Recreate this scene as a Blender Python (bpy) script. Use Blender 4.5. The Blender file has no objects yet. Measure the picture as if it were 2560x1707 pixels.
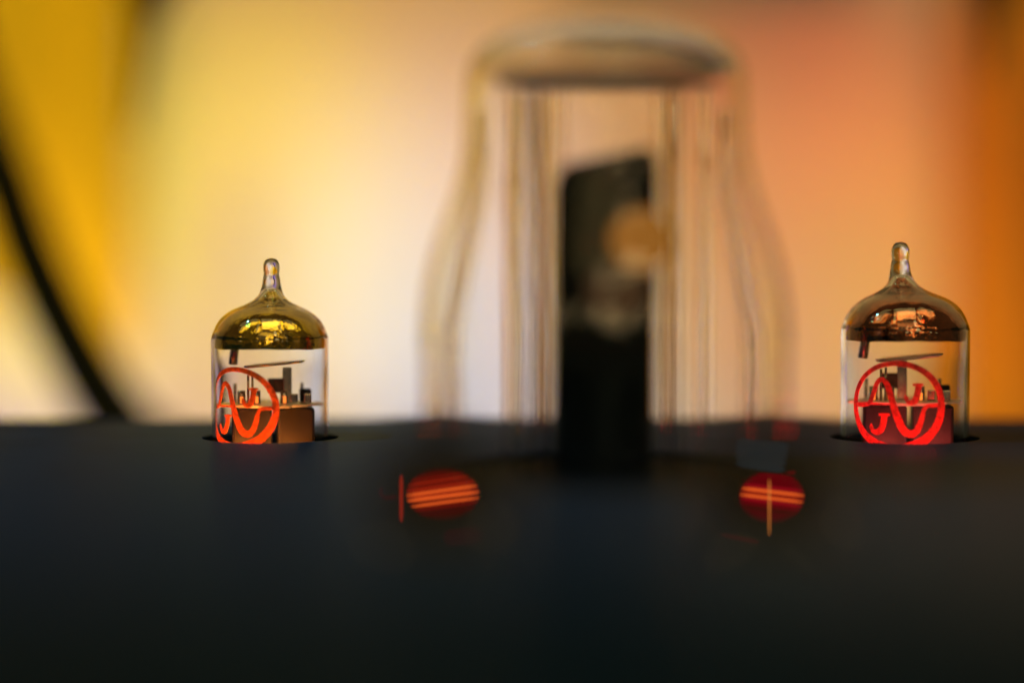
import bpy, bmesh, math, random
from mathutils import Vector, Matrix, Quaternion
random.seed(4)
sc = bpy.context.scene
C = sc.collection
PI = math.pi
MM = 0.001

# ------------------------------------------------------------------ camera
CAM_H = 0.040
PITCH = math.radians(2.75)
FPX = 85.0 / 36.0 * 2560.0
FOCUS = 0.456
cam = bpy.data.cameras.new('camera')
cam.lens = 85.0
cam.sensor_width = 36.0
cam.clip_start = 0.005
cam.clip_end = 20.0
cam.dof.use_dof = True
cam.dof.focus_distance = FOCUS - 0.0045
cam.dof.aperture_fstop = 2.43
camo = bpy.data.objects.new('camera', cam)
C.objects.link(camo)
camo.location = (0, 0, CAM_H)
camo.rotation_euler = (PI / 2 - PITCH, 0, 0)
sc.camera = camo

def at(px, py, Y):
    """point of the place that lies Y metres in front, seen at photo pixel px, py"""
    a = (px - 1280.0) / FPX
    b = (853.5 - py) / FPX
    d = Vector((a, math.cos(PITCH) + b * math.sin(PITCH), -math.sin(PITCH) + b * math.cos(PITCH)))
    return Vector((0, 0, CAM_H)) + d * (Y / d.y)

# ------------------------------------------------------------------ room light
w = bpy.data.worlds.new('World')
sc.world = w
w.use_nodes = True
bg = w.node_tree.nodes['Background']
bg.inputs[0].default_value = (1.0, 0.66, 0.26, 1)
bg.inputs[1].default_value = 0.06
sc.view_settings.view_transform = 'Standard'
sc.view_settings.look = 'None'
sc.view_settings.exposure = 0.0
sc.view_settings.gamma = 1.0
sc.cycles.max_bounces = 16
sc.cycles.transmission_bounces = 14
sc.cycles.glossy_bounces = 6
sc.cycles.diffuse_bounces = 3
sc.cycles.transparent_max_bounces = 16
sc.cycles.use_denoising = True
sc.cycles.sample_clamp_indirect = 12.0
sc.cycles.caustics_reflective = True
sc.cycles.caustics_refractive = True
sc.cycles.blur_glossy = 0.0

WALL_Y = 0.85

def area(name, loc, target, size, power, color, shape='DISK', sy=None):
    l = bpy.data.lights.new(name, 'AREA')
    l.shape = shape
    l.size = size
    if sy: l.size_y = sy
    l.energy = power
    l.color = color
    o = bpy.data.objects.new(name, l)
    C.objects.link(o)
    o.location = loc
    o.rotation_euler = (Vector(target) - Vector(loc)).to_track_quat('-Z', 'Y').to_euler()
    return o

def wx(px):  # wall x of a photo column
    return at(px, 800, WALL_Y).x

# unseen lights added to colour the wall in gradients: location, target, radius (or spot cone)
WALL_FILLS = [('low_fill', (wx(px), WALL_Y - .075, -.085), (wx(px), WALL_Y, -.02), .035, 0) for px in (0, 550, 1050, 1550, 2050)]
WALL_FILLS += [
    ('side_fill', (wx(-700), WALL_Y - .20, .10), (wx(100), WALL_Y, .09), .06, 0),
    ('side_fill', (wx(3300), WALL_Y - .20, .06), (wx(2300), WALL_Y, .06), .06, 0),
]
for (px, py, cone) in ((100, 200, 9), (420, 260, 8), (700, 120, 9), (900, 550, 12), (1150, 150, 9), (1500, 550, 12), (1750, 230, 9), (2100, 400, 9),
                       (2290, 350, 8), (2100, 800, 10), (100, 750, 9), (600, 800, 12), (1350, 330, 10), (1950, 180, 8), (650, 420, 9), (1100, 750, 11), (2500, 600, 9), (2300, 750, 9)):
    t_ = at(px, py, WALL_Y)
    WALL_FILLS.append(('wall_fill_spot', (t_.x * 1.05, WALL_Y - (.40 if py < 500 else .28), t_.z + (.22 if py < 500 else -.24)), t_, .02, cone))
FIT = None
#FITLINE
FIT = [[0.0, 0.0, 0.2266], [0.0, 0.0, 0.0], [0.0, 0.0, 0.0], [0.2024, 0.1735, 0.1615], [0.0367, 0.0228, 0.0], [0.9582, 0.5128, 0.0], [0.0, 0.0, 0.0], [0.0, 0.1627, 0.0], [0.0, 0.0, 0.0], [0.2969, 0.071, 0.0], [0.1657, 0.1796, 0.0355], [0.3833, 0.1003, 0.0], [0.474, 0.2003, 0.0205], [0.0, 0.0, 0.0], [0.311, 0.0544, 0.0], [0.3371, 0.0293, 0.0], [0.4429, 0.0527, 0.0], [1.1838, 0.9786, 0.0354], [0.7269, 0.461, 0.0954], [0.0911, 0.0, 0.0], [0.4032, 0.0, 0.0], [0.5424, 0.4409, 0.0], [0.3362, 0.4928, 0.8705], [0.264, 0.0, 0.0], [0.3025, 0.2252, 0.0]]
for i, (n, loc, tgt, s, cone) in enumerate(WALL_FILLS):
    f = FIT[i] if FIT else (1, 1, 1)
    m_ = max(max(f), 1e-6)
    if m_ < .004: continue
    if cone:
        l = bpy.data.lights.new(n, 'SPOT')
        l.spot_size = math.radians(cone * 2)
        l.spot_blend = 1
        l.shadow_soft_size = s
        l.energy = 5 * m_
        l.color = [c / m_ for c in f]
        o = bpy.data.objects.new(n, l)
        C.objects.link(o)
        o.location = loc
        o.rotation_euler = (Vector(tgt) - Vector(loc)).to_track_quat('-Z', 'Y').to_euler()
    else:
        area(n, loc, tgt, s, 0.25 * m_, [c / m_ for c in f])

def spot(name, loc, tgt, cone, energy, col, soft=.05):
    l = bpy.data.lights.new(name, 'SPOT')
    l.spot_size = math.radians(cone); l.spot_blend = 1; l.shadow_soft_size = soft
    l.energy = energy; l.color = col
    o = bpy.data.objects.new(name, l); C.objects.link(o)
    o.location = loc
    o.rotation_euler = (Vector(tgt) - Vector(loc)).to_track_quat('-Z', 'Y').to_euler()
spot('cool_deck_fill', (-.32, .42, .48), (-.06, .40, 0), 40, 6.0, (.10, .70, 1), .010)  # spot added to cool the deck's black tone
spot('warm_deck_fill', (.26, .20, .42), (.14, .31, 0), 36, 48, (1, .24, .05), .012)  # spot added to brown the right side of the deck

# lamps of the dark room behind the camera, seen as glints in the mirrored domes
def bulb(x, y, z, r, radiance, col):
    l = bpy.data.lights.new('room_bulb', 'POINT')
    l.shadow_soft_size = r
    l.energy = radiance * 4 * PI * PI * r * r
    l.color = col
    o = bpy.data.objects.new('room_bulb', l)
    C.objects.link(o)
    o.location = (x, y, z)
for args in ((.30, -.60, .95, .07, 5), (.36, -.65, .60, .09, 7), (.10, -.70, .42, .045, 5), (-.5, -.8, .20, .055, 4), (-.06, -.8, .17, .06, 6), (.14, -.8, .13, .06, 6),
             (.55, -.7, .17, .06, 5), (.85, -.6, .13, .05, 5), (1.15, -.5, .12, .05, 4), (-1.2, -.4, .15, .06, 4)):
    bulb(*args, (1, .72, .32))
area('room_fill', (-.12, -.9, .95), (0, .45, .02), .80, 1.0, (1, .72, .26), 'RECTANGLE', .60)  # warm panel added to brighten the mirrored domes
for (x, y, z, sx, sy, p) in ((.02, .10, 1.25, .60, .60, 4.2), (-.75, .30, 1.2, .22, .8, 1.2), (-.5, -.35, 1.2, .10, .5, .6), (.62, .30, 1.2, .30, .5, 1.2), (.50, -.3, 1.2, .08, .5, .5)):
    area('ceiling_fill', (x, y, z), (x * .4, .45, .02), sx, p * .7, (1, .74, .26), 'RECTANGLE', sy)  # panels added so the domes mirror gold patches
area('room_strip', (-.02, -.8, .50), (0, .45, .02), .05, .16, (1, .8, .4), 'RECTANGLE', .30)

# ------------------------------------------------------------------ materials
def nt(name):
    m = bpy.data.materials.new(name)
    m.use_nodes = True
    t = m.node_tree
    for n in list(t.nodes): t.nodes.remove(n)
    out = t.nodes.new('ShaderNodeOutputMaterial')
    return m, t, out

def pbr(name, col, rough=.5, metal=0.0, noise=None, bump=None, spec=.5, coat=0, trans=0, stretch=(1, 1, 1)):
    """principled with procedural colour mottling (noise=(scale, amount)) and relief (bump=(scale, metres))"""
    m, t, out = nt(name)
    p = t.nodes.new('ShaderNodeBsdfPrincipled')
    p.inputs['Base Color'].default_value = (*col, 1)
    p.inputs['Roughness'].default_value = rough
    p.inputs['Metallic'].default_value = metal
    p.inputs['Specular IOR Level'].default_value = spec
    p.inputs['Coat Weight'].default_value = coat
    p.inputs['Coat Roughness'].default_value = .05
    tc = t.nodes.new('ShaderNodeTexCoord')
    mp = t.nodes.new('ShaderNodeMapping')
    mp.inputs['Scale'].default_value = stretch
    t.links.new(tc.outputs['Object'], mp.inputs[0])
    if noise:
        n = t.nodes.new('ShaderNodeTexNoise')
        n.inputs['Scale'].default_value = noise[0]
        n.inputs['Detail'].default_value = 6
        t.links.new(mp.outputs[0], n.inputs['Vector'])
        r = t.nodes.new('ShaderNodeValToRGB')
        a = noise[1]
        r.color_ramp.elements[0].position = .3
        r.color_ramp.elements[1].position = .7
        r.color_ramp.elements[0].color = (*[c * (1 - a) for c in col], 1)
        r.color_ramp.elements[1].color = (*[min(1, c * (1 + a)) for c in col], 1)
        t.links.new(n.outputs[0], r.inputs[0])
        t.links.new(r.outputs[0], p.inputs['Base Color'])
        mr = t.nodes.new('ShaderNodeMapRange')
        mr.inputs['To Min'].default_value = max(.02, rough - .08)
        mr.inputs['To Max'].default_value = rough + .08
        t.links.new(n.outputs[0], mr.inputs[0])
        t.links.new(mr.outputs[0], p.inputs['Roughness'])
    if bump:
        n2 = t.nodes.new('ShaderNodeTexNoise')
        n2.inputs['Scale'].default_value = bump[0]
        n2.inputs['Detail'].default_value = 4
        t.links.new(mp.outputs[0], n2.inputs['Vector'])
        b = t.nodes.new('ShaderNodeBump')
        b.inputs['Distance'].default_value = bump[1]
        b.inputs['Strength'].default_value = 1
        t.links.new(n2.outputs[0], b.inputs['Height'])
        t.links.new(b.outputs[0], p.inputs['Normal'])
    t.links.new(p.outputs[0], out.inputs[0])
    return m

def glass(name, col=(1, 1, 1), rough=0.0, ior=1.5, bump=None):
    m, t, out = nt(name)
    g = t.nodes.new('ShaderNodeBsdfGlass')
    g.inputs['Color'].default_value = (*col, 1)
    g.inputs['Roughness'].default_value = rough
    g.inputs['IOR'].default_value = ior
    if bump:
        tc = t.nodes.new('ShaderNodeTexCoord')
        mp = t.nodes.new('ShaderNodeMapping')
        mp.inputs['Scale'].default_value = bump[2]
        n2 = t.nodes.new('ShaderNodeTexNoise')
        n2.inputs['Scale'].default_value = bump[0]
        n2.inputs['Detail'].default_value = 3
        b = t.nodes.new('ShaderNodeBump')
        b.inputs['Distance'].default_value = bump[1]
        b.inputs['Strength'].default_value = 1
        t.links.new(tc.outputs['Object'], mp.inputs[0])
        t.links.new(mp.outputs[0], n2.inputs['Vector'])
        t.links.new(n2.outputs[0], b.inputs['Height'])
        t.links.new(b.outputs[0], g.inputs['Normal'])
    t.links.new(g.outputs[0], out.inputs[0])
    return m

def powder(name, col):
    """blue-black powder coat: fine orange-peel relief and a sheen that only rises at grazing angles"""
    m, t, out = nt(name)
    N = t.nodes.new
    tc = N('ShaderNodeTexCoord')
    n1 = N('ShaderNodeTexNoise'); n1.inputs['Scale'].default_value = 1500; n1.inputs['Detail'].default_value = 4
    n2 = N('ShaderNodeTexNoise'); n2.inputs['Scale'].default_value = 90; n2.inputs['Detail'].default_value = 5
    t.links.new(tc.outputs['Object'], n1.inputs['Vector']); t.links.new(tc.outputs['Object'], n2.inputs['Vector'])
    b = N('ShaderNodeBump'); b.inputs['Distance'].default_value = .00006
    t.links.new(n1.outputs[0], b.inputs['Height'])
    r = N('ShaderNodeValToRGB')
    r.color_ramp.elements[0].position = .3; r.color_ramp.elements[1].position = .7
    r.color_ramp.elements[0].color = (*[c * .8 for c in col], 1); r.color_ramp.elements[1].color = (*[c * 1.2 for c in col], 1)
    t.links.new(n2.outputs[0], r.inputs[0])
    d = N('ShaderNodeBsdfDiffuse'); g = N('ShaderNodeBsdfGlossy'); mx = N('ShaderNodeMixShader')
    g.inputs['Roughness'].default_value = .29; g.inputs['Color'].default_value = (.78, .92, 1, 1)
    f = N('ShaderNodeFresnel'); f.inputs['IOR'].default_value = 1.015
    k = N('ShaderNodeMath'); k.operation = 'MULTIPLY_ADD'; k.inputs[1].default_value = .42; k.inputs[2].default_value = .0003
    t.links.new(f.outputs[0], k.inputs[0]); t.links.new(k.outputs[0], mx.inputs[0])
    t.links.new(r.outputs[0], d.inputs[0]); t.links.new(b.outputs[0], d.inputs['Normal']); t.links.new(b.outputs[0], g.inputs['Normal'])
    t.links.new(d.outputs[0], mx.inputs[1]); t.links.new(g.outputs[0], mx.inputs[2]); t.links.new(mx.outputs[0], out.inputs[0])
    return m

def glow(name, col, strength):
    m, t, out = nt(name)
    e = t.nodes.new('ShaderNodeEmission')
    e.inputs[0].default_value = (*col, 1)
    e.inputs[1].default_value = strength
    t.links.new(e.outputs[0], out.inputs[0])
    return m

def ink(name, col):
    """screen-printed ink: scatters light on both sides of the glass"""
    m, t, out = nt(name)
    d = t.nodes.new('ShaderNodeBsdfDiffuse')
    tr = t.nodes.new('ShaderNodeBsdfTranslucent')
    mx = t.nodes.new('ShaderNodeMixShader')
    tc = t.nodes.new('ShaderNodeTexCoord')
    n = t.nodes.new('ShaderNodeTexNoise')
    n.inputs['Scale'].default_value = 1500
    r = t.nodes.new('ShaderNodeValToRGB')
    r.color_ramp.elements[0].color = (*[c * .62 for c in col], 1)
    r.color_ramp.elements[0].position = .35
    r.color_ramp.elements[1].position = .6
    r.color_ramp.elements[1].color = (*col, 1)
    t.links.new(tc.outputs['Object'], n.inputs['Vector'])
    t.links.new(n.outputs[0], r.inputs[0])
    t.links.new(r.outputs[0], d.inputs[0])
    t.links.new(r.outputs[0], tr.inputs[0])
    mx.inputs[0].default_value = .6
    t.links.new(d.outputs[0], mx.inputs[1])
    t.links.new(tr.outputs[0], mx.inputs[2])
    t.links.new(mx.outputs[0], out.inputs[0])
    return m

M = {
    'wall': pbr('painted plaster', (.78, .76, .72), .9, noise=(14, .04), bump=(60, .002)),
    'curtain': pbr('yellow cloth', (.80, .52, .012), .9, noise=(300, .08), bump=(900, .0004)),
    'deck': powder('black powder coat', (.0035, .012, .028)),
    'deck_cut': pbr('bare cut edge', (.02, .02, .02), .6, noise=(900, .2)),
    'socket': pbr('black socket resin', (.015, .015, .016), .35, noise=(300, .2)),
    'cable': pbr('black rubber', (.003, .006, .006), .7, spec=.1, noise=(300, .2)),
    'envelope': glass('tube glass'),
    'bottle': glass('thick blown glass', (1, 1, 1), ior=1.34, bump=(150, .00010, (1, 1, .010))),
    'getter_gold': pbr('gold getter mirror', (.92, .51, .04), .08, 1.0, noise=(320, .5), bump=(190, .0005)),
    'getter_brown': pbr('brown getter mirror', (.44, .135, .05), .09, 1.0, noise=(320, .5), bump=(190, .0005)),
    'mica': pbr('mica sheet', (.62, .56, .48), .3, noise=(500, .2)),
    'anode': pbr('dull anode metal', (.005, .0035, .0035), .6, 0, spec=.08, noise=(400, .25)),
    'nickel': pbr('nickel wire', (.55, .5, .46), .22, 1.0, noise=(800, .15)),
    'big_anode': pbr('blackened anode', (.002, .006, .010), .7, spec=.05, noise=(300, .3)),
    'ink_left': ink('orange ink', (.97, .33, .06)),
    'ink_right': ink('red ink', (.97, .14, .15)),
    'dark_mica': pbr('smoked mica', (.09, .075, .05), .5, noise=(200, .2)),
    'gloss': pbr('smoked mirror glass', (.17, .17, .17), 0.0, 1.0),
    'heater': glow('orange hot heater', (1, .22, .03), 1.6),
    'hot': glow('amber highlight glow', (.29, .11, .016), 1.0),  # blurred highlight put in as emission
    'warm': glow('dim highlight glow', (.05, .025, .01), 1.0),  # fainter blurred highlight, also put in as emission
    'shield': pbr('brown oxidised plate', (.09, .05, .035), .4, .6, noise=(400, .25)),
    'shelf': pbr('dark walnut', (.06, .035, .02), .5, noise=(40, .3), stretch=(1, 8, 8)),
}

# ------------------------------------------------------------------ mesh helpers
def link(name, bm, mat, parent=None, smooth=False, kind=None, label=None, flip=()):
    me = bpy.data.meshes.new(name)
    bmesh.ops.recalc_face_normals(bm, faces=bm.faces[:])
    bm.faces.ensure_lookup_table()
    if flip:  # inner wall of hollow glass: normals face the hollow
        bmesh.ops.reverse_faces(bm, faces=bm.faces[flip[0]:])
    bm.to_mesh(me)
    bm.free()
    if smooth:
        for p in me.polygons: p.use_smooth = True
    if mat: me.materials.append(mat)
    o = bpy.data.objects.new(name, me)
    C.objects.link(o)
    if parent: o.parent = parent
    if kind: o['kind'] = kind
    if label: o['label'] = label
    return o

def thing(name, label, cat, loc=(0, 0, 0), rz=0, group=None):
    o = bpy.data.objects.new(name, None)
    o.empty_display_size = .01
    C.objects.link(o)
    o.location = loc
    o.rotation_euler = (0, 0, rz)
    o['label'] = label
    o['category'] = cat
    if group: o['group'] = group
    return o

def catmull(pts, n=8):
    out = []
    P = [Vector(p) for p in pts]
    for i in range(len(P) - 1):
        p0 = P[max(0, i - 1)]; p1 = P[i]; p2 = P[i + 1]; p3 = P[min(len(P) - 1, i + 2)]
        for k in range(n):
            t = k / n
            out.append(.5 * ((2 * p1) + (p2 - p0) * t + (2 * p0 - 5 * p1 + 4 * p2 - p3) * t * t + (3 * p1 - p0 - 3 * p2 + p3) * t ** 3))
    out.append(P[-1])
    return out

def lathe(bm, prof, seg=96, close=False, cx=0, cy=0, wob=None):
    """prof in mm (r, z)"""
    rings = []
    for (r, z) in prof:
        if r < 1e-6:
            rings.append([bm.verts.new((cx, cy, z * MM))])
        else:
            ring = []
            for k in range(seg):
                a = 2 * PI * k / seg
                dz = wob(a, z) if wob else 0
                ring.append(bm.verts.new((cx + r * MM * math.cos(a), cy + r * MM * math.sin(a), (z + dz) * MM)))
            rings.append(ring)
    pairs = list(zip(rings[:-1], rings[1:]))
    if close: pairs.append((rings[-1], rings[0]))
    for A, B in pairs:
        for k in range(seg):
            k2 = (k + 1) % seg
            if len(A) == 1 and len(B) == 1: break
            if len(A) == 1: bm.faces.new((A[0], B[k], B[k2]))
            elif len(B) == 1: bm.faces.new((A[k], B[0], A[k2]))
            else: bm.faces.new((A[k], B[k], B[k2], A[k2]))

def box(bm, x0, x1, y0, y1, z0, z1, bevel=0, mat=None):
    """mm"""
    r = bmesh.ops.create_cube(bm, size=1)
    vs = r['verts']
    for v in vs:
        v.co = Vector(((x0 + x1) / 2 + v.co.x * (x1 - x0), (y0 + y1) / 2 + v.co.y * (y1 - y0), (z0 + z1) / 2 + v.co.z * (z1 - z0))) * MM
    if mat: bmesh.ops.transform(bm, matrix=mat, verts=vs)
    if bevel:
        es = list({e for v in vs for e in v.link_edges})
        bmesh.ops.bevel(bm, geom=es, offset=bevel * MM, segments=2, affect='EDGES', profile=.5)

def tube(bm, pts, r, seg=12, cap=True):
    """pts in metres, r in mm (number or list)"""
    P = [Vector(p) for p in pts]
    rings = []
    up = None
    for i, p in enumerate(P):
        t = (P[min(i + 1, len(P) - 1)] - P[max(i - 1, 0)]).normalized()
        if up is None: up = t.orthogonal().normalized()
        up = (up - t * up.dot(t)).normalized()
        s = t.cross(up)
        rr = (r[i] if isinstance(r, (list, tuple)) else r) * MM
        rings.append([bm.verts.new(p + (up * math.cos(2 * PI * k / seg) + s * math.sin(2 * PI * k / seg)) * rr) for k in range(seg)])
    for A, B in zip(rings[:-1], rings[1:]):
        for k in range(seg):
            bm.faces.new((A[k], B[k], B[(k + 1) % seg], A[(k + 1) % seg]))
    if cap:
        bm.faces.new(rings[0]); bm.faces.new(rings[-1])

# ------------------------------------------------------------------ setting
bm = bmesh.new()
box(bm, -1600, 1600, WALL_Y * 1000, WALL_Y * 1000 + 60, -900, 1000)
o = link('wall', bm, M['wall'], kind='structure')


# ------------------------------------------------------------------ blurred things before the wall
def sheet(name, poly, Y, th, mat, label, cat, fold=0, nf=9):
    """hanging cloth outlined by photo pixels, with real pleats and thickness"""
    pts = [at(x, y, Y) for x, y in poly]
    xs = [p.x for p in pts]
    top0, top1, bot1, bot0 = pts
    bm = bmesh.new()
    nx, nz = 60, 14
    g = {}
    for s in (0, 1):
        for i in range(nx + 1):
            for j in range(nz + 1):
                u, v = i / nx, j / nz
                p = top0.lerp(top1, u).lerp(bot0.lerp(bot1, u), v)
                d = fold * math.sin(u * nf * 2 * PI + .6 * math.sin(3 * v + u * 5)) * (.6 + .4 * math.sin(7 * u + 1))
                g[s, i, j] = bm.verts.new((p.x, Y + d + s * th, p.z))
    for i in range(nx):
        for j in range(nz):
            bm.faces.new((g[0, i, j], g[0, i + 1, j], g[0, i + 1, j + 1], g[0, i, j + 1]))
            bm.faces.new((g[1, i, j], g[1, i, j + 1], g[1, i + 1, j + 1], g[1, i + 1, j]))
    for i in range(nx):
        for j in (0, nz):
            bm.faces.new((g[0, i, j], g[0, i + 1, j], g[1, i + 1, j], g[1, i, j]))
    for j in range(nz):
        for i in (0, nx):
            bm.faces.new((g[0, i, j], g[0, i, j + 1], g[1, i, j + 1], g[1, i, j]))
    o = link(name, bm, mat, None, True)
    o['label'] = label; o['category'] = cat
    return o

M['amber'] = pbr('amber cloth', (.72, .36, .03), .9, noise=(300, .08), bump=(900, .0004))
sheet('yellow_cloth', [(-1400, -900), (335, -900), (340, 900), (-1400, 200)], WALL_Y - .018, .002, M['curtain'],
      'blurred yellow cloth hanging behind the black cable at the left', 'cloth', .004, 5)
sheet('amber_curtain', [(2385, -900), (4300, -900), (4300, 1500), (2385, 1500)], WALL_Y - .022, .002, M['amber'],
      'blurred amber curtain behind the right glass tube at the picture edge', 'curtain', .006, 7)
bm = bmesh.new()
a, b = at(1400, -120, WALL_Y - .03), at(2180, -120, WALL_Y - .03)
box(bm, a.x * 1000, b.x * 1000, WALL_Y * 1000 - 30, WALL_Y * 1000 - 1, a.z * 1000, a.z * 1000 + 22, 2)
o = link('wall_shelf', bm, M['shelf'])
o['label'] = 'dark wooden shelf on the wall along the top edge, out of focus'
o['category'] = 'shelf'
bm = bmesh.new()
tube(bm, [at(2485, -500, .66), at(2482, -70, .66), at(2476, 40, .66), at(2470, 200, .66)], [8, 7, 3, 1])  # tapered dark strip added to darken the top right corner
o = link('dark_strip', bm, M['shelf'], None, True)
o['label'] = 'blurred dark cord added before the amber curtain at the top right corner'
o['category'] = 'strip'
bm = bmesh.new()
tube(bm, [at(400, -500, .66), at(385, -60, .66), at(362, 60, .66), at(335, 330, .66)], [11, 9, 3, 1], 16)  # tapered dark strip added to darken the top of the cloth edge
o = link('dark_strip', bm, M['shelf'], None, True)
o['label'] = 'blurred dark cord added at the edge of the yellow cloth'
o['category'] = 'strip'

# ------------------------------------------------------------------ amplifier deck with two holes
LT = at(676, 1088, .456); LT.z = 0
RT = at(2261, 1088, .456); RT.z = 0
HOLE = 12.9
FY = .395
FT = at(1512, 1173, FY); FT.z = 0
RS = 1.09
amp = thing('amplifier_chassis', 'flat matt black amplifier chassis carrying all three glass tubes', 'amplifier')
bm = bmesh.new()
def loop(pts, z):
    vs = [bm.verts.new((x, y, z)) for x, y in pts]
    return vs, [bm.edges.new((vs[i], vs[(i + 1) % len(vs)])) for i in range(len(vs))]
X0, X1, Y0, Y1 = -.30, .30, .13, .500
rr = .004
outer = []
for (cx, cy, a0) in ((X1 - rr, Y1 - rr, 0), (X0 + rr, Y1 - rr, 90), (X0 + rr, Y0 + rr, 180), (X1 - rr, Y0 + rr, 270)):
    for k in range(5):
        a = math.radians(a0 + k * 22.5)
        outer.append((cx + rr * math.cos(a), cy + rr * math.sin(a)))
TH = -.002
alls = []
for z in (0, TH):
    L, E = [], []
    for pts in (outer,
                [(LT.x + HOLE * MM * math.cos(2 * PI * k / 64), LT.y + HOLE * MM * math.sin(2 * PI * k / 64)) for k in range(64)],
                [(RT.x + HOLE * RS * MM * math.cos(2 * PI * k / 64), RT.y + HOLE * RS * MM * math.sin(2 * PI * k / 64)) for k in range(64)],
                [(FT.x + 31.2 * MM * math.cos(2 * PI * k / 96), FT.y + 31.2 * MM * math.sin(2 * PI * k / 96)) for k in range(96)]):
        v, e = loop(pts, z)
        L.append(v); E += e
    bmesh.ops.triangle_fill(bm, edges=E, use_beauty=True)
    alls.append(L)
for A, B in zip(*alls):
    for i in range(len(A)):
        j = (i + 1) % len(A)
        bm.faces.new((A[i], A[j], B[j], B[i]))
link('top_plate', bm, M['deck'], amp)
bm = bmesh.new()
box(bm, X0 * 1000 + 1, X1 * 1000 - 1, Y0 * 1000 + 1, Y0 * 1000 + 3, -60, TH * 1000 - .05)
link('front_panel', bm, M['deck'], amp)
bm = bmesh.new()
box(bm, X0 * 1000 + 1, X1 * 1000 - 1, Y1 * 1000 - 3, Y1 * 1000 - 1, -60, TH * 1000 - .05)
link('rear_panel', bm, M['deck'], amp)
for s in (X0 * 1000 + 1, X1 * 1000 - 3):
    bm = bmesh.new()
    box(bm, s, s + 2, Y0 * 1000 + 3.1, Y1 * 1000 - 3.1, -60, TH * 1000 - .05)
    link('side_panel', bm, M['deck'], amp)

# ------------------------------------------------------------------ small preamp tubes
R_OUT = 11.05
OUT = [(10.6, -9), (11.0, -7.5), (R_OUT, -5), (R_OUT, 0), (R_OUT, 8), (R_OUT, 15), (R_OUT, 18.4), (10.95, 19.6), (10.65, 20.9), (10.1, 22.2),
       (9.3, 23.4), (8.2, 24.4), (6.9, 25.2), (5.5, 25.8), (4.2, 26.4), (3.1, 27.1), (2.4, 27.9), (2.0, 28.8), (1.75, 29.8), (1.62, 30.8),
       (1.42, 31.7), (1.52, 32.4), (1.55, 33.2), (1.35, 34.0), (.9, 34.6), (0, 34.85)]
def low(p): return [(r, z - max(0, min(1.0, (z - 18) / 3))) for r, z in p]
OUT = low(OUT)
INN = [(0, 29.0), (.8, 28.8), (1.4, 28.0), (2.4, 26.9), (3.8, 26.05), (5.3, 25.4), (6.8, 24.75), (8.1, 23.9), (9.15, 22.9), (9.9, 21.8), (10.4, 20.6),
       (10.55, 19.3), (10.55, 17), (10.5, 14), (10.25, 8), (10.25, -5), (9.9, -7.5), (0, -8)]

INN = low(INN)

def th_from_px(x):  # photo-zoom column on the right tube -> angle from the emblem centre
    return math.asin(max(-1, min(1, (x - 570) / 38.9 / 11.05))) + math.radians(12.7)
def zz(y): return (1400 - y) / 38.9 * .94 + .1

def ribbon(bm, pts, widths, ang0, rad, thick=.09):
    """stroke on the cylinder: pts = (angle, z mm); widths mm"""
    n = len(pts)
    P = [Vector((a * R_OUT, z)) for a, z in pts]
    f, b = [], []
    for i, p in enumerate(P):
        t = (P[min(i + 1, n - 1)] - P[max(i - 1, 0)])
        t = t.normalized() if t.length > 1e-9 else Vector((1, 0))
        nn = Vector((-t.y, t.x))
        wd = widths[i] if isinstance(widths, (list, tuple)) else widths
        row = []
        for rad_ in (rad, rad - thick):
            for s in (-1, 1):
                q = p + nn * (s * wd / 2)
                a = ang0 + q.x / R_OUT - PI / 2
                row.append(bm.verts.new((rad_ * MM * math.cos(a), rad_ * MM * math.sin(a), q.y * MM)))
        f.append(row)
    for A, B in zip(f[:-1], f[1:]):
        bm.faces.new((A[0], A[1], B[1], B[0]))
        bm.faces.new((A[2], B[2], B[3], A[3]))
        bm.faces.new((A[0], B[0], B[2], A[2]))
        bm.faces.new((A[1], A[3], B[3], B[1]))
    for r_ in (f[0], f[-1]):
        bm.faces.new((r_[0], r_[1], r_[3], r_[2]))

def cp(x, y): return (th_from_px(x), zz(y))

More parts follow.
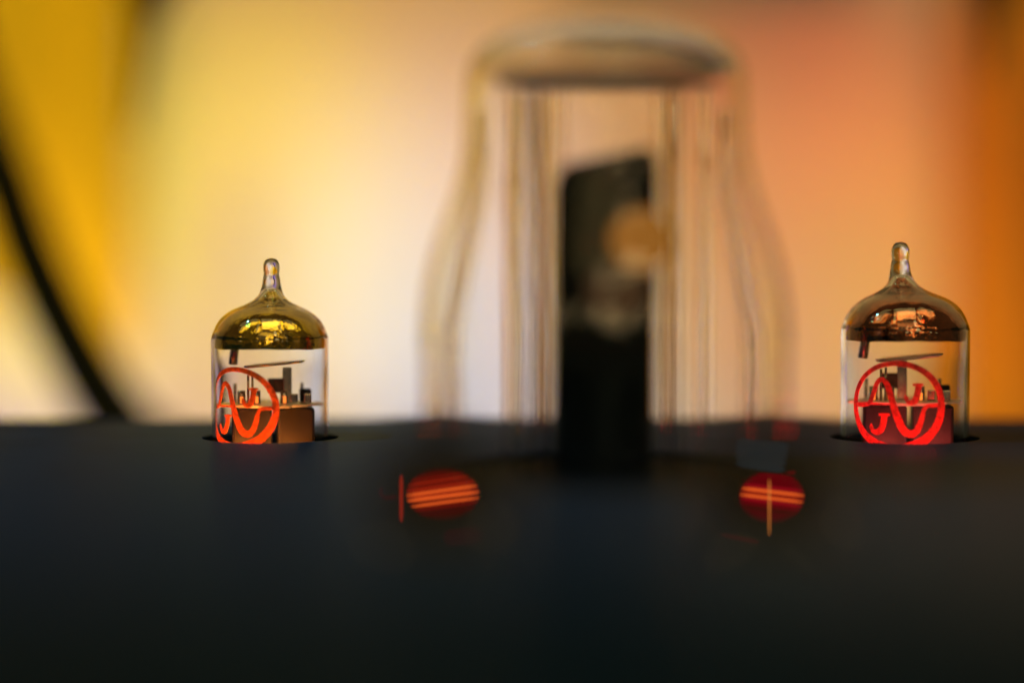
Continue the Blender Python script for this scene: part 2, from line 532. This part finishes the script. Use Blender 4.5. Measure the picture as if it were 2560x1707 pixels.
def preamp_tube(loc, scale, ang0, gmat, imat, ledcol, ledpow, label, spin, post, tip):
    t = thing('preamp_tube', label, 'vacuum tube', loc, 0, 'small preamp tubes at the back of the chassis')
    t.scale = (scale,) * 3
    bm = bmesh.new()
    lathe(bm, [(0, -9)] + [(max(0, p.x), p.y) for p in catmull([(a, b, 0) for a, b in OUT], 4)], 128)
    nf = len(bm.faces)
    lathe(bm, [(max(0, p.x), p.y) for p in catmull([(a, b, 0) for a, b in INN], 3)], 128)
    def lean(b):   # the pinched-off tip never sits dead centre
        for v in b.verts:
            k_ = max(0, min(1, (v.co.z / MM - 23) / 6))
            v.co.x += tip * MM * k_ * k_ * (3 - 2 * k_)
    lean(bm)
    link('glass_envelope', bm, M['envelope'], t, True, flip=(nf,))
    # getter mirror just inside the dome
    bm = bmesh.new()
    prof = [(10.42, 17.0), (10.43, 17.6), (10.42, 19), (10.28, 20.55), (9.8, 21.7), (9.05, 22.8), (8.0, 23.8), (6.75, 24.62), (5.25, 25.28),
            (3.75, 25.92), (2.3, 26.8), (1.32, 27.9), (.7, 28.65), (0, 28.85)]
    pr = [(max(0, p.x), p.y) for p in catmull([(a, b, 0) for a, b in low(prof)], 3)]
    def wob(a, z):
        k = max(0, 1 - (z - 17.3) / 1.2)
        return k * (.08 * math.sin(3 * a + spin) + .03 * math.sin(11 * a))
    lathe(bm, pr, 128, wob=wob)
    lean(bm)
    link('getter_coating', bm, gmat, t, True)
    # bottom plug of dark glass and pins
    bm = bmesh.new()
    lathe(bm, [(0, -7.6), (9.7, -7.4), (9.9, -6.4), (9.0, -5.4), (0, -5.2)], 48)
    link('stem_press', bm, M['socket'], t, True)
    # inner works, turned with the tube
    S = Matrix.Rotation(spin, 4, 'Z')
    def part(name, fn, mat, smooth=False):
        b = bmesh.new(); fn(b)
        bmesh.ops.transform(b, matrix=S, verts=b.verts[:])
        return link(name, b, mat, t, smooth)
    def f(b):
        n = 40
        pts = []
        for k in range(n):
            a = 2 * PI * k / n
            r = 9.9 if (k % 10) in (0, 1, 2, 9) else 8.3
            pts.append((r * math.cos(a), r * math.sin(a) * .82))
        for z in (6.0, 6.45):
            b.faces.new([b.verts.new((x * MM, y * MM, z * MM)) for x, y in pts])
        b.verts.ensure_lookup_table()
        for k in range(n):
            b.faces.new((b.verts[k], b.verts[(k + 1) % n], b.verts[n + (k + 1) % n], b.verts[n + k]))
    part('mica_spacer', f, M['mica'])
    part('anode', lambda b: box(b, 1.2, 8.0, -4.2, 4.2, -5, 5.8, .5), M['anode'])
    part('anode', lambda b: box(b, -7.2, .2, -4.2, 4.2, -5, 5.8, .5), M['anode'])
    for x in (4.4, 6.9):
        part('anode_tab', lambda b, x=x: box(b, x - .7, x + .7, -2.6, -1.7, 6.5, 8.3, .2), M['nickel'])
    part('anode_tab', lambda b: box(b, 5.6, 7.9, .6, 2.0, 6.5, 8.9, .3), M['anode'])
    for x in (-5.4, -2.6, 2.6):
        part('cathode_sleeve', lambda b, x=x: tube(b, [(x * MM, -.001, .0065), (x * MM, -.001, .0088)], .75, 16), M['nickel'], True)
    part('centre_post', lambda b: box(b, post - .85, post + .85, -.6, .6, 6.5, 13.0, .2), M['nickel'])
    part('shield_plate', lambda b: box(b, post - 3.6, post - .6, .9, 1.7, 8.2, 10.8, .2), M['shield'])
    for x in (-6.6, 6.2):
        part('support_rod', lambda b, x=x: tube(b, [(x * MM, .0026, .0065), (x * MM, .0026, .0098)], .32, 8), M['nickel'], True)
    part('grid_wire', lambda b: tube(b, [(-.0042, -.0028, .0065), (-.0042, -.0028, .0118)], .22, 8), M['nickel'], True)
    part('grid_wire', lambda b: tube(b, [(-.0034, -.0028, .0065), (-.0034, -.0028, .0121)], .22, 8), M['nickel'], True)
    # tilted getter tray and its strut
    bm = bmesh.new()
    lathe(bm, [(0, 0), (5.4, .0), (5.9, .35), (5.7, .5), (5.2, .25), (0, .3)], 48)
    bmesh.ops.transform(bm, matrix=Matrix.Translation((.0008, 0, .0134)) @ Matrix.Rotation(math.radians(-6), 4, 'Y') @ Matrix.Rotation(math.radians(-2.8), 4, 'X'), verts=bm.verts[:])
    link('getter_tray', bm, M['mica'], t, True)
    bm = bmesh.new()
    tube(bm, [(-.0072, .001, .0135), (-.0069, .001, .016), (-.0063, .0005, .0192)], .85, 14)
    link('getter_strut', bm, M['nickel'], t, True)
    # printed emblem on the glass
    IR = 10.20
    bm = bmesh.new()
    ring = []
    wd = []
    n = 110
    for k in range(n + 1):
        a = 2 * PI * k / n
        ring.append((math.radians(44) * math.cos(a), 6.15 + 7.2 * math.sin(a)))
        wd.append(1.2 + .3 * math.cos(a + PI / 4) - .1 * math.sin(a))
    ribbon(bm, ring, wd, ang0, IR)
    link('emblem_ring', bm, imat, t)
    bm = bmesh.new()
    wave = catmull([(*cp(222, 1152), 0), (*cp(262, 1150), 0), (*cp(296, 1132), 0), (*cp(322, 1060), 0), (*cp(345, 990), 0), (*cp(376, 966), 0), (*cp(412, 1002), 0), (*cp(437, 1080), 0),
                    (*cp(462, 1170), 0), (*cp(492, 1250), 0), (*cp(528, 1318), 0), (*cp(576, 1346), 0), (*cp(622, 1320), 0), (*cp(650, 1250), 0), (*cp(668, 1180), 0), (*cp(690, 1152), 0), (*cp(730, 1146), 0), (*cp(792, 1146), 0)], 8)
    pts = [(p.x, p.y) for p in wave]
    N = len(pts)
    def ww(u):
        if u < .12: return .7
        if u < .30: return .85
        if u < .80: return .85 + .5 * math.sin((u - .30) / .5 * PI)
        return .7
    ribbon(bm, pts, [ww(i / N) for i in range(N)], ang0, IR - .1)
    link('emblem_wave', bm, imat, t)
    bm = bmesh.new()
    ribbon(bm, [cp(300 + 10 * k, 1140) for k in range(14)], .34, ang0, IR - .22)
    link('emblem_bar', bm, imat, t)
    for (dx, dy) in ((0, 0), (238, -212)):
        bm = bmesh.new()
        J = catmull([(394 + dx, 1212 + dy, 0), (390 + dx, 1250 + dy, 0), (382 + dx, 1290 + dy, 0), (368 + dx, 1322 + dy, 0), (342 + dx, 1338 + dy, 0), (316 + dx, 1330 + dy, 0), (303 + dx, 1308 + dy, 0), (314 + dx, 1294 + dy, 0)], 5)
        jp = [cp(p.x, p.y) for p in J]
        nj = len(jp)
        ribbon(bm, jp, [(1.15 if i < nj * .45 else 1.15 - .55 * min(1, (i - nj * .45) / (nj * .3)) + (.45 * max(0, (i - nj * .8) / (nj * .2)))) for i in range(nj)], ang0, IR - .2)
        ribbon(bm, [cp(352 + dx, 1214 + dy), cp(392 + dx, 1210 + dy), cp(430 + dx, 1213 + dy)], .42, ang0, IR - .3)
        link('letter_j', bm, imat, t)
    # led in the socket under the tube
    bm = bmesh.new()
    bmesh.ops.create_uvsphere(bm, u_segments=16, v_segments=8, radius=1.2 * MM)
    bmesh.ops.transform(bm, matrix=Matrix.Translation((0, -.0075, -.0035)), verts=bm.verts[:])
    link('socket_led', bm, glow('led %s' % t.name, ledcol, ledpow * 600), t, True)
    for (x, y, z, p) in ((-.0045, -.0081, -.0038, 1.0), (.0005, -.0093, -.0038, 1.0), (.0045, -.0081, -.0038, .5)):
        l = bpy.data.lights.new('led_light', 'POINT')
        l.energy = ledpow * p
        l.color = ledcol
        l.shadow_soft_size = .0008
        lo = bpy.data.objects.new('led_light', l)
        C.objects.link(lo); lo.parent = t; lo.location = (x, y, z)
    for x in (-5.4, -2.6, 2.6):   # hot heater ends in the sleeves
        part('heater_end', lambda b, x=x: tube(b, [(x * MM, -.0022, .0066), (x * MM, -.0022, .0078)], .3, 8), M['heater'], True)
    # socket cup under the deck
    bm = bmesh.new()
    lathe(bm, [(12.7, -2.4), (12.7, -12), (0, -12.2), (0, -13), (13.4, -13), (13.4, -2.4)], 64, close=False)
    link('socket_cup', bm, M['socket'], t, True)
    return t

preamp_tube(LT, 1.0, math.radians(-32.5), M['getter_gold'], M['ink_left'], (1, .30, .04), .034,
            'left glass tube with gold mirrored dome and orange circle emblem turned to the side', math.radians(8), 3.2, .35)
preamp_tube(RT, RS, math.radians(-17), M['getter_brown'], M['ink_right'], (1, .12, .09), .036,
            'right glass tube with brown mirrored dome and red circle emblem facing the front', math.radians(-6), -.5, -.95)

# ------------------------------------------------------------------ big blurred tube in front
ft = thing('power_tube', 'large out of focus bottle shaped glass tube standing in front of the two small ones', 'vacuum tube', FT)
o1 = [(28, -17), (29.2, -15), (29.7, -8), (29.8, 0), (29.9, 10), (30, 18), (30.1, 24), (29.3, 31), (27.4, 38), (25.2, 44), (23.5, 50), (22.8, 56), (22.6, 62),
      (22.0, 66), (20, 69), (16, 71.4), (10, 73), (4, 73.6), (0, 73.7)]
i1 = [(0, 73.0), (4, 72.9), (10, 72.3), (15.5, 70.8), (19.3, 68.4), (21.3, 65.6), (21.9, 61.5), (22.1, 56), (22.8, 50.2), (24.5, 44.3), (26.7, 38.3), (28.6, 31.3),
      (29.35, 24.2), (29.3, 18), (29.2, 10), (29.1, 0), (29.0, -8), (28.4, -14.4), (27, -16), (0, -16.2)]
bm = bmesh.new()
lathe(bm, [(0, -17)] + [(max(0, p.x), p.y) for p in catmull([(a, b, 0) for a, b in o1], 4)], 128)
nf = len(bm.faces)
lathe(bm, [(max(0, p.x), p.y) for p in catmull([(a, b, 0) for a, b in i1], 4)], 128)
link('glass_envelope', bm, M['bottle'], ft, True, flip=(nf,))
bm = bmesh.new()
lathe(bm, [(0, -17.2), (30.6, -17.2), (30.9, -16.8), (30.9, -2.2), (31.6, -2.2), (31.6, -18.5), (0, -18.5)], 96)
link('tube_base', bm, M['socket'], ft, True)
bm = bmesh.new()
lathe(bm, [(0, -3.4), (28.2, -3.4), (28.6, -3), (28.6, -1.2), (28.2, -.8), (0, -.8)], 64)
link('base_wafer', bm, M['big_anode'], ft)
for (x, z, r_, mm) in ((5.6, 37.6, 5.0, 'hot'), (1.6, 29.2, 4.9, 'warm')):  # emissive discs added to draw the blurred warm highlights
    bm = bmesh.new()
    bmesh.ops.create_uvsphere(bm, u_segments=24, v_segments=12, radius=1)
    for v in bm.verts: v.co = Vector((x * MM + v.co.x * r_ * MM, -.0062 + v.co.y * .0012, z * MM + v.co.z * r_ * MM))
    link('highlight_disc', bm, M[mm], ft, True)
bm = bmesh.new()
rows = []
for z in [-.6, 2] + list(range(6, 46, 4)) + [46, 47.6, 48.8, 49.6]:   # long flattened anode, corners rounded, top sloping to the left
    f_ = 1 if z < 46 else math.sqrt(max(.05, 1 - ((z - 46) / 4.2) ** 2))
    row = []
    for k in range(24):
        a = 2 * PI * k / 24
        cx_, cy_ = math.cos(a), math.sin(a)
        q_ = (abs(cx_) ** 4 + abs(cy_) ** 4) ** -.25
        x = cx_ * q_ * 8.5 * (1 - (1 - f_) * .5) + (z - 30) * .012
        row.append(bm.verts.new((x * MM, cy_ * q_ * 4.4 * f_ * MM, (z + (x * .22 * max(0, z - 30) / 20) + .09 * max(0, z - 30)) * MM)))
    rows.append(row)
for A, B in zip(rows[:-1], rows[1:]):
    for k in range(24): bm.faces.new((A[k], A[(k + 1) % 24], B[(k + 1) % 24], B[k]))
bm.faces.new(rows[0]); bm.faces.new(rows[-1])
link('anode', bm, M['big_anode'], ft, True)
for x in (-13.4, -11.2, 11.6):
    bm = bmesh.new()
    tube(bm, [(x * MM, 0, -.0007), (x * MM * .98, 0, .062)], .5, 10)
    link('support_rod', bm, M['nickel'], ft, True)
random.seed(11)
for (x, y, r_) in ((-20.5, 9, 1.0), (-15.3, 17, 1.3), (-11.0, 12, .8), (-8.9, 18, 1.1), (-6.8, 9, .6), (9.3, 16, .7), (12.2, 18, 1.2), (17.3, 14, 1.0), (19.9, 9, .8), (20.9, 3, .6), (-21.4, 2, .6)):  # clear rods added to streak the view through the bottle
    top = 59 if abs(x) > 19 else 62.4
    bm = bmesh.new()
    ts = [0, .004, .02] + [k / 10 for k in range(1, 10)] + [.98, .996, 1]
    tube(bm, [((x * (1 if abs(x) < 19 else (1.22 if t_ < .4 else 1.22 - .22 * min(1, (t_ - .4) / .4)))) * MM, y * MM, (-2.2 + (top + 2.2) * t_) * MM) for t_ in ts], r_, 16)
    link('streak_rod', bm, M['envelope'], ft, True)
bm = bmesh.new()
lathe(bm, [(0, 63.0), (17.6, 63.0), (18.2, 63.3), (18.1, 64.2), (17.6, 64.5), (0, 64.5)], 64)
link('top_mica', bm, M['dark_mica'], ft, True)

# ------------------------------------------------------------------ black cable behind, left
bm = bmesh.new()
cps = [(-170, -100), (-120, 120), (-60, 290), (2, 430), (70, 620), (138, 775), (205, 905), (268, 1010), (330, 1090), (390, 1130)]
pts = [at(x, y, .70 - .006 * i) for i, (x, y) in enumerate(cps)]
tube(bm, catmull(pts, 8), 9.0, 24)
o = link('black_cable', bm, M['cable'], None, True)
o['label'] = 'thick black cable curving down behind the chassis at the left'
o['category'] = 'cable'

# ------------------------------------------------------------------ mirror discs added on the deck, unseen striped emitters make their red reflections
M['bar_bright'] = glow('bright orange red bar', (1, .13, .02), 4.6)  # emissive bars added only to draw the mirrored stripes
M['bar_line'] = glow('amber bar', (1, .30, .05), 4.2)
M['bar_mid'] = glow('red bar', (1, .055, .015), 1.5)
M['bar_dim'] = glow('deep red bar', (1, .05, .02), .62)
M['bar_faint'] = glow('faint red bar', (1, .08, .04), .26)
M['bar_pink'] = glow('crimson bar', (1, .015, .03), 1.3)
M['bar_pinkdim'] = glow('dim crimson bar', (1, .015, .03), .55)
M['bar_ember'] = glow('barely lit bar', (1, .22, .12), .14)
M['bar_grey'] = glow('grey bar', (.8, .9, .9), .12)  # glowing strips that draw a pale grey reflection

def mirrored_emitter(center_px, Y, r, bars, disc, dmat, wlabel, llabel):
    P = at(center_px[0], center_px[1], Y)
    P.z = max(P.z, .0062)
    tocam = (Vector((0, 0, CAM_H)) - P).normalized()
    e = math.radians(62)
    tosource = Vector((0, -math.cos(e), math.sin(e)))
    n = (tocam + tosource).normalized()
    mdisc = thing('mirror_disc', wlabel, 'reflector', (P.x, P.y, 0), 0, 'added round reflectors beside the large tube')  # reflector added so an unseen emitter shows as red stripes
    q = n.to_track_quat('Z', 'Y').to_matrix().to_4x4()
    T = Matrix.Translation(P - mdisc.location) @ q
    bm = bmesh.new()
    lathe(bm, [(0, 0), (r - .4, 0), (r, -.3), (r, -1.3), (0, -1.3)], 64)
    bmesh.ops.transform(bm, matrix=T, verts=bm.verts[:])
    link('mirror_face', bm, M['gloss'], mdisc)
    bm = bmesh.new()
    foot = P - n * .0014
    box(bm, -2.5, 2.5, 1.5, 4, 0, 5, .3)
    link('foot', bm, M['deck'], mdisc)
    # lamp: added unseen, laid out at its mirror image, then reflected in the face
    Rf = Matrix.Translation(P) @ (Matrix.Identity(3) - 2 * Matrix([[n[i] * n[j] for j in range(3)] for i in range(3)])).to_4x4() @ Matrix.Translation(-P)
    cl = Rf @ at(center_px[0], center_px[1], FOCUS - .015)
    emitter = thing('striped_emitter', llabel, 'emitter', cl, 0, 'striped red emitters added above the chassis')
    for kx, ky, dy, Yd in ((1, 1, 0, FOCUS + .020), (.93, .62, -.22, FOCUS + .014)):
        bm = bmesh.new()
        ring = []
        for s_ in (0, .0004):
            ring.append([bm.verts.new(at(disc[0] + disc[2] * kx * math.cos(2 * PI * k / 48), disc[1] + disc[3] * (dy + ky * math.sin(2 * PI * k / 48)), Yd + s_ + .001)) for k in range(48)])
        bm.faces.new(ring[0]); bm.faces.new(ring[1])
        for k in range(48): bm.faces.new((ring[0][k], ring[0][(k + 1) % 48], ring[1][(k + 1) % 48], ring[1][k]))
        bmesh.ops.transform(bm, matrix=Matrix.Translation(-emitter.location) @ Rf, verts=bm.verts[:])
        link('back_glow', bm, dmat if kx == 1 else M['bar_dim' if 'orange' in llabel else 'bar_pinkdim'], emitter)
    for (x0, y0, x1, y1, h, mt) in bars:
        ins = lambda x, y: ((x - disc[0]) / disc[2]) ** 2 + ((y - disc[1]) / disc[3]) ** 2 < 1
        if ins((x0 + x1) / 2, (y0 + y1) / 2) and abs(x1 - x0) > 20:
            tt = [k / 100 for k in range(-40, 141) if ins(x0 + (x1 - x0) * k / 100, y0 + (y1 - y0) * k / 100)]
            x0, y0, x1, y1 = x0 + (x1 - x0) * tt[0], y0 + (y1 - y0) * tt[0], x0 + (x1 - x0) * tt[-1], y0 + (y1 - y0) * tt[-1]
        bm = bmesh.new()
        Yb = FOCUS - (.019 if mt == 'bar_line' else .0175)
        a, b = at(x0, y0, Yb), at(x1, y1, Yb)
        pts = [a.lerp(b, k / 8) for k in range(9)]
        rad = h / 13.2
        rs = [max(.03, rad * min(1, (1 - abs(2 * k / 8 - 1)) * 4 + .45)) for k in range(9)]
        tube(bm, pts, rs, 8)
        bmesh.ops.transform(bm, matrix=Matrix.Translation(-emitter.location) @ Rf, verts=bm.verts[:])
        link('glow_bar', bm, M[mt], emitter, True)

def zl(*b): return [(900 + x0 / 2.091, 700 + y0 / 2.091, 900 + x1 / 2.091, 700 + y1 / 2.091, h / 2.091, m) for x0, y0, x1, y1, h, m in b]
def zr(*b): return [(1700 + x0 / 2.851, 900 + y0 / 2.851, 1700 + x1 / 2.851, 900 + y1 / 2.851, h / 2.851, m) for x0, y0, x1, y1, h, m in b]
mirrored_emitter((1100, 1240), .305, 8.5, zl(
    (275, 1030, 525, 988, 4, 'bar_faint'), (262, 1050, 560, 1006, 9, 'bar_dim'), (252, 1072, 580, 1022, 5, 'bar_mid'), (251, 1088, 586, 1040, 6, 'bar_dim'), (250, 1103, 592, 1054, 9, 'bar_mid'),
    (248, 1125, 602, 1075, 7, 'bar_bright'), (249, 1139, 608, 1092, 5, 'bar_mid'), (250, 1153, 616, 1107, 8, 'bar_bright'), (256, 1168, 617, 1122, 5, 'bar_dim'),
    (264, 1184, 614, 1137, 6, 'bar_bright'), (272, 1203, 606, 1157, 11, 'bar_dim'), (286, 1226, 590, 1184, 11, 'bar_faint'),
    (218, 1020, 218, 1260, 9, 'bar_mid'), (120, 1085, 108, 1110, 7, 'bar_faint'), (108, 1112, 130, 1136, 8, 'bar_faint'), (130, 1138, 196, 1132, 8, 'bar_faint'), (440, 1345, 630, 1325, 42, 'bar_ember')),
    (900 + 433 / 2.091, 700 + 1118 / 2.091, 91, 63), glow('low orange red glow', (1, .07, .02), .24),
    'left round glossy window added to show an orange red striped reflection, below the large tube', 'orange red striped lamp above the left round window, added outside the picture to be mirrored')
mirrored_emitter((1925, 1235), .305, 8.5, zr(
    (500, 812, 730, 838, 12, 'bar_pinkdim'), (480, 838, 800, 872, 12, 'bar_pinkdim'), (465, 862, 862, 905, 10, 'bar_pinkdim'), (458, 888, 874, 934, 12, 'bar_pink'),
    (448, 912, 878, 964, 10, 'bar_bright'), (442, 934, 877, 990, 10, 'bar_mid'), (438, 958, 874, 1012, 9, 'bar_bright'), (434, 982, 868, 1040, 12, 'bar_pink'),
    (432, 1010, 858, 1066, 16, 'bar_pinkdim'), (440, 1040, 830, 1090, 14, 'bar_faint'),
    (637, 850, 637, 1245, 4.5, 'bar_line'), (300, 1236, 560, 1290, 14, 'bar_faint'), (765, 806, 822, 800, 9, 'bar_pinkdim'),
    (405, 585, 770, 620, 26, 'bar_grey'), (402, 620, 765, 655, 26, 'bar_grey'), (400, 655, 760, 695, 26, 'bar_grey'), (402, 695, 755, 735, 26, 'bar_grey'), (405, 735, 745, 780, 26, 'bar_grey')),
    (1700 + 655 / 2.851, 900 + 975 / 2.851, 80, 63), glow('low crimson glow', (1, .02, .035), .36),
    'right round glossy window added to show a crimson striped reflection, below the large tube', 'crimson striped lamp above the right round window, added outside the picture to be mirrored')
print('objects', len(bpy.data.objects))
